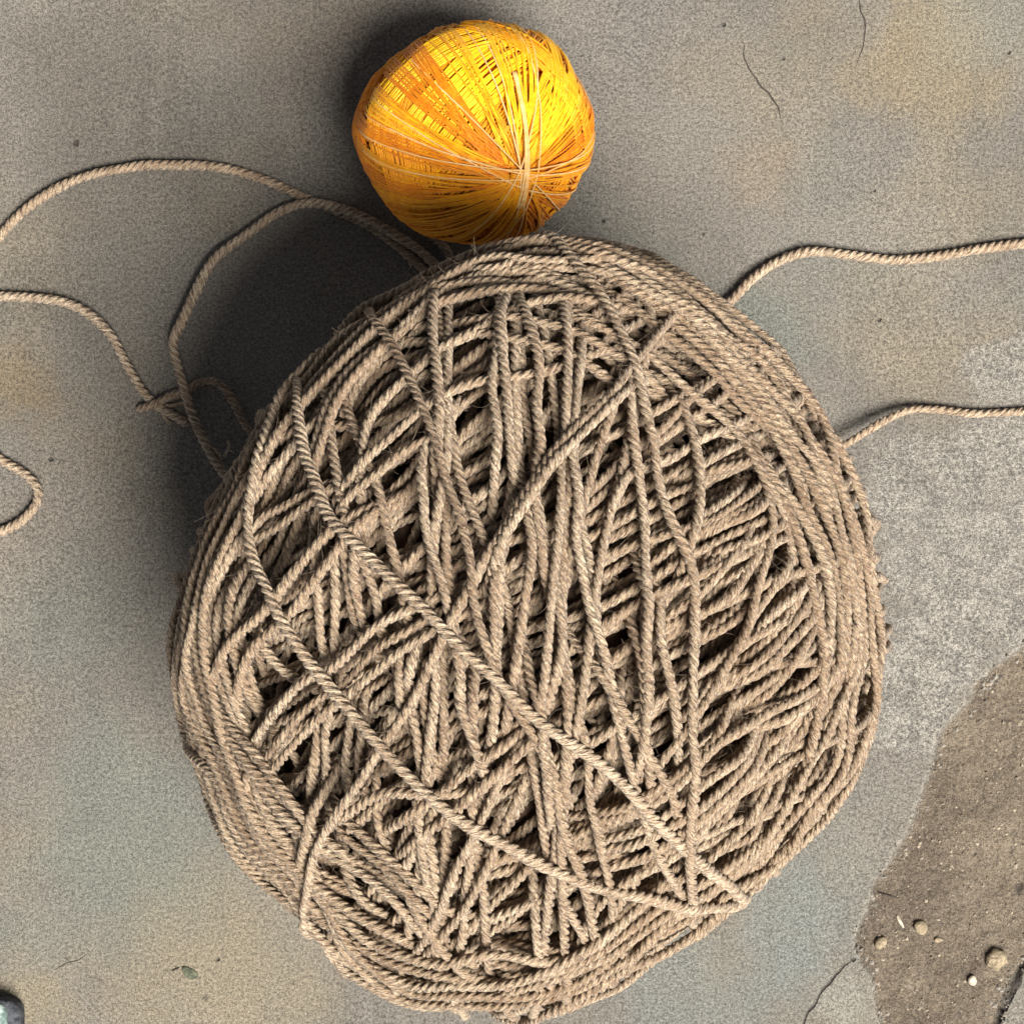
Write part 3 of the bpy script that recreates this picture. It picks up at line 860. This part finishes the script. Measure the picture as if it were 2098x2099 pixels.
def thread(d, mat, bag=None, rr=1.0, reff=.02):
    r = TH_R * rr
    P, n = OW.lay(d, r, reff, (0, 0), 0.42)
    P = resample(P, 0.0008); n = unit(P - orange_c)
    V, Q, UV = tube(P, n, r, None, ROUND_A, ROUND_R)
    if bag is not None: bag.add(V, Q, UV)
    else: link('thread_strand', make_mesh('thread_strand', V, Q, UV), mat, thread_ball)

def tband(x, y, deg, n, gap, mat, span=(-1.6, 1.6), fan=0.0, bag=None, jitter=.3, wob=.006, shift=0.0, rr=1.0):
    x, y = x + rng.normal(0, 9), y + rng.normal(0, 9)
    P = OW.from_px([(x, y)], 0.001)[0]
    own = bag is None and n > 1
    if own: bag = Bag()
    for k in range(n):
        t = img_dir(P, deg + random.uniform(-1, 1) * fan)
        off = ((k - (n - 1) / 2) + random.uniform(-jitter, jitter)) * gap / 22.0 + shift
        if abs(off) > .95: continue
        thread(OW.circle(P, t, off, span[0], span[1], .0007, wob, random.randrange(10 ** 6)), mat, bag, rr * random.uniform(.85, 1.15))
    if own: tag(link('thread_band', bag.mesh('thread_band'), mat, thread_ball), kind='stuff')
under = Bag()
for k in range(26):
    v = unit(rng.normal(size=3)); t = unit(rng.normal(size=3)); c0 = rng.uniform(-.6, .6)
    for q in range(5):
        thread(OW.circle(v, t, np.clip(c0 + q * .026, -.9, .9), -3.14, 3.14, .001, .006, k * 11 + q), T_YEL, under)
tband(960, 270, 55, 66, .58, T_YEL, (-2.2, 2.2), 3, under)
tag(link('thread_underlayer', under.mesh('thread_underlayer'), T_AMB, thread_ball), kind='stuff')
# cross bands glimpsed between the spokes
tband(830, 230, 75, 50, .29, T_AMB, (-.8, .8), 4)
tband(960, 190, 48, 42, .28, T_YEL, (-.7, .7), 4)
tband(1120, 240, 40, 38, .28, T_YEL, (-.7, .7), 5)
tband(850, 380, 82, 34, .29, T_AMB, (-.6, .6), 5)
tband(880, 130, 40, 22, .34, T_YEL, (-.6, .6), 5)
tband(1000, 440, 60, 18, .36, T_AMB, (-.6, .6), 5)
# bands along the rim
tband(1120, 130, 140, 20, .32, T_AMB, (-.9, .9), 3)
tband(760, 330, 112, 18, .32, T_ORG, (-.9, .9), 3)
# spokes through the knot where the windings cross
NX, NY = 1056, 360
for deg, n, gap, mat, fan in ((127, 13, .27, T_ORG, 3), (141, 10, .27, T_ORG, 3), (112, 6, .30, T_YEL, 3), (97, 9, .28, T_YEL, 3), (80, 7, .30, T_YEL, 4), (63, 8, .30, T_YEL, 4),
                              (46, 7, .30, T_YEL, 4), (154, 7, .34, T_YEL, 4), (167, 10, .28, T_ORG, 3), (180, 10, .28, T_AMB, 3), (193, 8, .28, T_ORG, 4), (25, 6, .30, T_AMB, 4), (120, 4, .4, T_AMB, 5), (148, 5, .4, T_AMB, 5)):
    tband(NX, NY, deg, n, gap, mat, (-.12, 1.7) if mat == T_YEL else (-1.7, 1.7), fan, wob=.006)
for deg in (206, 222, 238, 255, 272, 345):
    tband(NX, NY, deg, 7, .30, T_AMB, (-.1, 1.5), 4, wob=.006)
for deg in (100, 106, 92, 134, 150, 165, 172, 183, 74):
    tband(NX, NY, deg + random.uniform(-2, 2), 1, .3, T_PCH, (-1.5, 1.6), 0, wob=.004, shift=random.uniform(-.05, .05), rr=.8)
tband(NX, NY, 96, 3, .34, T_PCH, (-.25, .9), 2, wob=.003)

# ------------------------------------------------------------------ loose twine on the floor
def loose(name, pts, label, heights=None, z_off=0.0, r=LOOSE_R, parent=None, pitch=TW_PITCH):
    """pts: photo pixels; heights: lift in mm above the floor at each point"""
    hs = heights if heights is not None else [0] * len(pts)
    q = []
    for (x, y), h in zip(pts, hs):
        z = r + h * .001
        p = px(x, y, z)
        q.append([p[0], p[1], z + zfloor(p[0], p[1])])
    P = resample(catmull(np.array(q), 20), STEP)
    for k in range(2):
        P[:, k] += smooth_noise(len(P), 12, 0.00008, random.randrange(10 ** 6))
    n = np.tile([0., 0., 1.], (len(P), 1))
    V, Q, UV = tube(P, n, r * (1 + smooth_noise(len(P), 8, .05, random.randrange(10 ** 6))), pitch, phase=random.uniform(0, 6))
    o = link(name, make_mesh(name, V, Q, UV), M_PALE_TWINE, parent)
    if label: tag(o, label, 'twine', 'loose twine around the big ball')
    return o, (P, n, r)
K = SO
def k_(l): return [(x * K, y * K) for x, y in l]
L1, t1 = loose('loose_twine', k_([(-120, 640), (-50, 520), (0, 450), (60, 388), (150, 337), (250, 316), (340, 311), (430, 320), (500, 340), (570, 370), (640, 400), (700, 428), (750, 465), (800, 510), (860, 560)]),
               'long tan twine arching over the floor into the thread ball shadow', [0, 0, 0, .3, .5, .6, .6, .5, .3, 0, 0, 0, 0, .5, 1])
L2, t2 = loose('loose_twine', k_([(880, 560), (820, 500), (788, 470), (740, 440), (690, 412), (640, 393), (585, 384), (530, 400), (470, 440), (405, 490), (370, 550), (345, 605), (328, 645), (335, 690), (350, 740), (370, 800), (400, 858), (440, 920)]),
               'pale twine loop bowing out from the dark side of the big ball', [1, 1, 1.2, 2.2, 2.6, 2.4, 2.2, 1.5, 2, 3, 4, 4, 3, 2.5, 3.4, 3, 3, 3])
L3, t3 = loose('loose_twine', k_([(-120, 590), (-50, 568), (0, 560), (80, 564), (150, 582), (205, 628), (240, 690), (268, 738), (300, 768), (335, 788), (352, 797)]),
               'tan twine end that frays open beside the big ball', [0, 0, .3, .6, .6, .4, .3, .2, .1, 0, 0])
L3b, t3b = loose('loose_twine', k_([(262, 772), (290, 764), (318, 748), (352, 735), (388, 718), (415, 726), (440, 758), (462, 800), (500, 850)]),
                 'short dull twine hooked under the loop beside the frayed end', [0, 1.8, .8, 0.2, 1, 1.5, 1.5, 1.5, 2], r=LOOSE_R * .85)
L4, t4 = loose('loose_twine', k_([(1300, 640), (1375, 570), (1420, 525), (1470, 492), (1530, 476), (1600, 482), (1680, 491), (1760, 485), (1850, 470), (1931, 460), (2050, 450)]),
               'wavy cream twine leaving the big ball across clean grey concrete', [1.5, 1, .7, .3, .4, .2, 0, .2, 0, 0, 0])
L5, t5 = loose('loose_twine', k_([(1520, 880), (1600, 835), (1660, 798), (1715, 775), (1770, 774), (1830, 781), (1880, 780), (1931, 777), (2050, 770)]),
               'straight thin twine leaving the big ball across the pale scuffed concrete', [4, 3.6, 2.6, 1.4, .6, .2, 0, 0, 0], r=LOOSE_R * .85)
L6, t6 = loose('loose_twine', k_([(-90, 830), (-30, 850), (0, 864), (40, 890), (68, 918), (70, 948), (42, 982), (0, 1004), (-60, 1030)]),
               'small hairpin bend of twine lying apart by an ochre stain', [0, 0, 0, .2, .4, .4, .2, 0, 0])
L7, t7 = loose('loose_twine', k_([(800, 440), (826, 456), (842, 472), (850, 500), (850, 540)]), 'short twine stub curling out between the two balls', [0, .3, .8, 1, 1], r=LOOSE_R * .9)
for o, t in ((L1, t1), (L2, t2), (L3, t3), (L4, t4), (L5, t5), (L6, t6)):
    fibres([t], 34, o, .0012, .0035, .000026)
# frayed plies of the broken end
for pts in ([(300, 762), (325, 752), (345, 742), (362, 728)], [(296, 764), (276, 768), (262, 776)], [(298, 768), (318, 780), (332, 790), (352, 800), (366, 796)],
            [(300, 770), (312, 785), (322, 800)], [(302, 766), (330, 764), (350, 756)]):
    loose('frayed_ply', k_(pts), None, [.3] * len(pts), r=LOOSE_R * .42, parent=L3, pitch=.004)
for pts in ([(420, 868), (410, 850), (398, 842)], [(424, 862), (432, 846), (430, 830)]):
    loose('frayed_ply', k_(pts), None, [4, 4.3, 4], r=LOOSE_R * .35, parent=L2, pitch=.004)

# ------------------------------------------------------------------ grit on the floor
def pebble(name, x, y, rx, ry, h, rot, mat, label, cat, seed, sink=.45):
    g = np.random.default_rng(seed)
    nu, nv = 20, 11
    p = px(x, y)
    W = g.normal(0, 1, (6, 3)); Am = g.uniform(.04, .11, 6); Ph = g.uniform(0, 6, 6)
    V = []
    for a in np.linspace(0, math.pi, nv):
        for b in np.linspace(0, 2 * math.pi, nu, endpoint=False):
            d = np.array([math.sin(a) * math.cos(b), math.sin(a) * math.sin(b), math.cos(a)])
            k = 1 + sum(Am[i] * math.sin(1.8 * W[i] @ d + Ph[i]) for i in range(6))
            q = d * k
            V.append([q[0] * rx, q[1] * ry, q[2] * h])
    V = np.array(V) * .001
    c, s = math.cos(rot), math.sin(rot)
    V[:, :2] = V[:, :2] @ np.array([[c, s], [-s, c]])
    z0 = zfloor(p[0], p[1])
    V[:, 2] -= V[:, 2].min() * (1 - sink)
    Q = [[i * nu + j, (i + 1) * nu + j, (i + 1) * nu + (j + 1) % nu, i * nu + (j + 1) % nu] for i in range(nv - 1) for j in range(nu)]
    me = make_mesh(name, V, np.array(Q), None, True)
    o = link(name, me, mat); o.location = (p[0], p[1], z0)
    return tag(o, label, cat)
M_PEB = simple_material('sandy_pebble', (0.20, 0.155, 0.10), (0.36, 0.29, 0.19), 1400, .95, .0006)
M_PALE = simple_material('pale_chip', (0.32, 0.27, 0.20), (0.52, 0.46, 0.37), 1500, .9, .0002)
M_DARK = simple_material('dark_twig', (0.03, 0.025, 0.02), (0.09, 0.07, 0.055), 1200, .9, .0002)
M_GRN = simple_material('green_leaf', (0.045, 0.052, 0.032), (0.13, 0.135, 0.085), 1300, .8, .0002)
G = 'pebbles in the worn hollow'
pebble('pebble', 1886, 1903, 1.25, 1.45, 1.0, .4, M_PEB, 'round sandy pebble beside the thin straw chip in the hollow', 'pebble', 1)['group'] = G
pebble('pebble', 1804, 1933, 1.25, 1.0, .8, .9, M_PEB, 'flat sandy pebble close to the edge of the concrete', 'pebble', 2)['group'] = G
pebble('pebble', 2042, 1968, 2.5, 2.1, 1.3, .6, M_PEB, 'largest sandy pebble beside the dark open crack', 'pebble', 3)['group'] = G
pebble('pebble', 1992, 2012, .85, 1.0, .7, .2, M_PALE, 'little pale pebble between the largest pebble and the slab corner', 'pebble', 4)['group'] = G
pebble('pebble', 1924, 1930, .75, .5, .45, .1, M_PEB, 'tiny tan grain next to the round sandy pebble', 'pebble', 5)['group'] = G
pebble('straw_chip', 1845, 1890, 1.5, .35, .3, -1.05, M_PALE, 'thin whitish straw chip lying in the hollow', 'straw', 6, .1)
pebble('twig', 1819, 1837, 2.1, .17, .2, -.26, M_DARK, 'thin dark twig at the edge of the worn hollow', 'twig', 7, .1)
pebble('leaf_crumb', 391, 1994, 1.8, 1.0, .3, -.6, M_GRN, 'curled dull green leaf crumb on ochre concrete', 'leaf', 8, .1)
pebble('twig', 360, 1987, .9, .18, .2, .38, M_DARK, 'short black twig touching the green leaf crumb', 'twig', 9, .1)

# loose sand grains lying in the hollow
OCT = np.array([[1, 0, 0], [0, 1, 0], [-1, 0, 0], [0, -1, 0], [0, 0, .7], [0, 0, -.5]], float)
TRI = [(0, 1, 4), (1, 2, 4), (2, 3, 4), (3, 0, 4)]
gv, gf = [], []
gx = rng.uniform(.040, .125, 5200); gy = rng.uniform(-.125, -.015, 5200)
gs = floor_fields(gx, gy); gz = floor_height(gx, gy, gs)
for x, y, z, q in zip(gx, gy, gz, gs):
    if q > -.0006: continue
    r = .00010 + .00042 * random.random() ** 4
    v = OCT * rng.uniform(.55, 1.25, OCT.shape) * r; a = random.uniform(0, 6.28); c, sn = math.cos(a), math.sin(a)
    v = v @ np.array([[c, sn, 0], [-sn, c, 0], [0, 0, 1]]) + np.array([x, y, z + r * .2])
    b0 = len(gv); gv.extend(v.tolist()); gf.extend([tuple(b0 + i for i in t) for t in TRI])
cv, cf = [], []
def crumb(V_, F_, x, y, z, r):
    v = OCT * rng.uniform(.55, 1.25, OCT.shape) * r; a = random.uniform(0, 6.28); c, sn = math.cos(a), math.sin(a)
    v = v @ np.array([[c, sn, 0], [-sn, c, 0], [0, 0, 1]]) + np.array([x, y, z + r * .15])
    b0 = len(V_); V_.extend(v.tolist()); F_.extend([tuple(b0 + i for i in t) for t in TRI])
hx = rng.uniform(.045, .125, 9000); hy = rng.uniform(-.125, 0, 9000); hq = floor_fields(hx, hy); hz = floor_height(hx, hy, hq)
for x, y, z, q in zip(hx, hy, hz, hq):
    if -.0028 < q < .0006: crumb(cv, cf, x, y, z, .00015 + .0006 * random.random() ** 3)
hx = rng.uniform(-.125, .125, 420); hy = rng.uniform(-.125, .125, 420); hz = floor_height(hx, hy)
for x, y, z in zip(hx, hy, hz): crumb(cv, cf, x, y, z, .00008 + .00022 * random.random() ** 3)
cme = bpy.data.meshes.new('concrete_crumbs'); cme.from_pydata(cv, [], cf)
M_CRUMB = simple_material('crumb', (0.10, 0.088, 0.072), (0.27, 0.24, 0.20), 600, .95, .0001, .42, .58)
tag(link('concrete_crumbs', cme, M_CRUMB), 'grey concrete crumbs strewn along the broken slab edge', 'grit', kind='stuff')
gme = bpy.data.meshes.new('sand_grains'); gme.from_pydata(gv, [], gf)
M_SAND = simple_material('sand_grain', (0.12, 0.095, 0.07), (0.36, 0.30, 0.22), 700, .9, .0001, .42, .60)
tag(link('sand_grains', gme, M_SAND), 'loose tan sand grains scattered over the worn hollow', 'sand', kind='stuff')

# object at the lower left corner: pale mint block with a dark rubber rim
def rounded_box(x0, x1, y0, y1, z0, z1, r, seg=5, bev=.0006, seed=3):
    pts = []
    for cx, cy, a0 in ((x1 - r, y1 - r, 0), (x0 + r, y1 - r, 90), (x0 + r, y0 + r, 180), (x1 - r, y0 + r, 270)):
        for k in range(seg + 1):
            a = math.radians(a0 + 90 * k / seg)
            pts.append((cx + r * math.cos(a), cy + r * math.sin(a)))
    ring = np.array(pts); m = len(ring); c = ring.mean(0)
    def off(d):
        v = ring - c; L = np.linalg.norm(v, axis=1, keepdims=True); return c + v * (L - d) / L
    rows = [(ring, z0), (ring, z1 - bev), (off(bev * .3), z1 - bev * .3), (off(bev), z1), (off(bev + .003), z1 + .0001), (off(bev + .012), z1)]
    V = np.vstack([np.column_stack([a, np.full(m, z)]) for a, z in rows] + [np.array([[c[0], c[1], z1]])])
    Q = [[i * m + j, i * m + (j + 1) % m, (i + 1) * m + (j + 1) % m, (i + 1) * m + j] for i in range(len(rows) - 1) for j in range(m)]
    b = (len(rows) - 1) * m
    Q += [[b + j, b + (j + 1) % m, b + (j + 2) % m, len(V) - 1] for j in range(0, m, 2)]
    return V, np.array(Q)
M_MINT = simple_material('mint_foam', (0.10, 0.145, 0.135), (0.40, 0.48, 0.44), 330, .95, .0008, .40, .60)
M_RUB = simple_material('dark_rubber', (0.014, 0.016, 0.020), (0.075, 0.080, 0.090), 700, .95, .0008)
ca = px(-190, 2040); cb = px(52, 2330)
blk = empty('foam_block', ((ca[0] + cb[0]) / 2, (ca[1] + cb[1]) / 2, 0))
tag(blk, 'mint green foam block with dark rubber rim poking in beside the leaf crumb', 'block')
V, Q = rounded_box(ca[0], cb[0] - .0024, cb[1], ca[1] - .0004, .0004, .0062, .0025)
link('foam', make_mesh('foam', V, Q), M_MINT, blk)
V, Q = rounded_box(ca[0] - .002, cb[0], cb[1] - .002, ca[1], .0002, .0050, .003)
link('rim', make_mesh('rim', V, Q), M_RUB, blk)
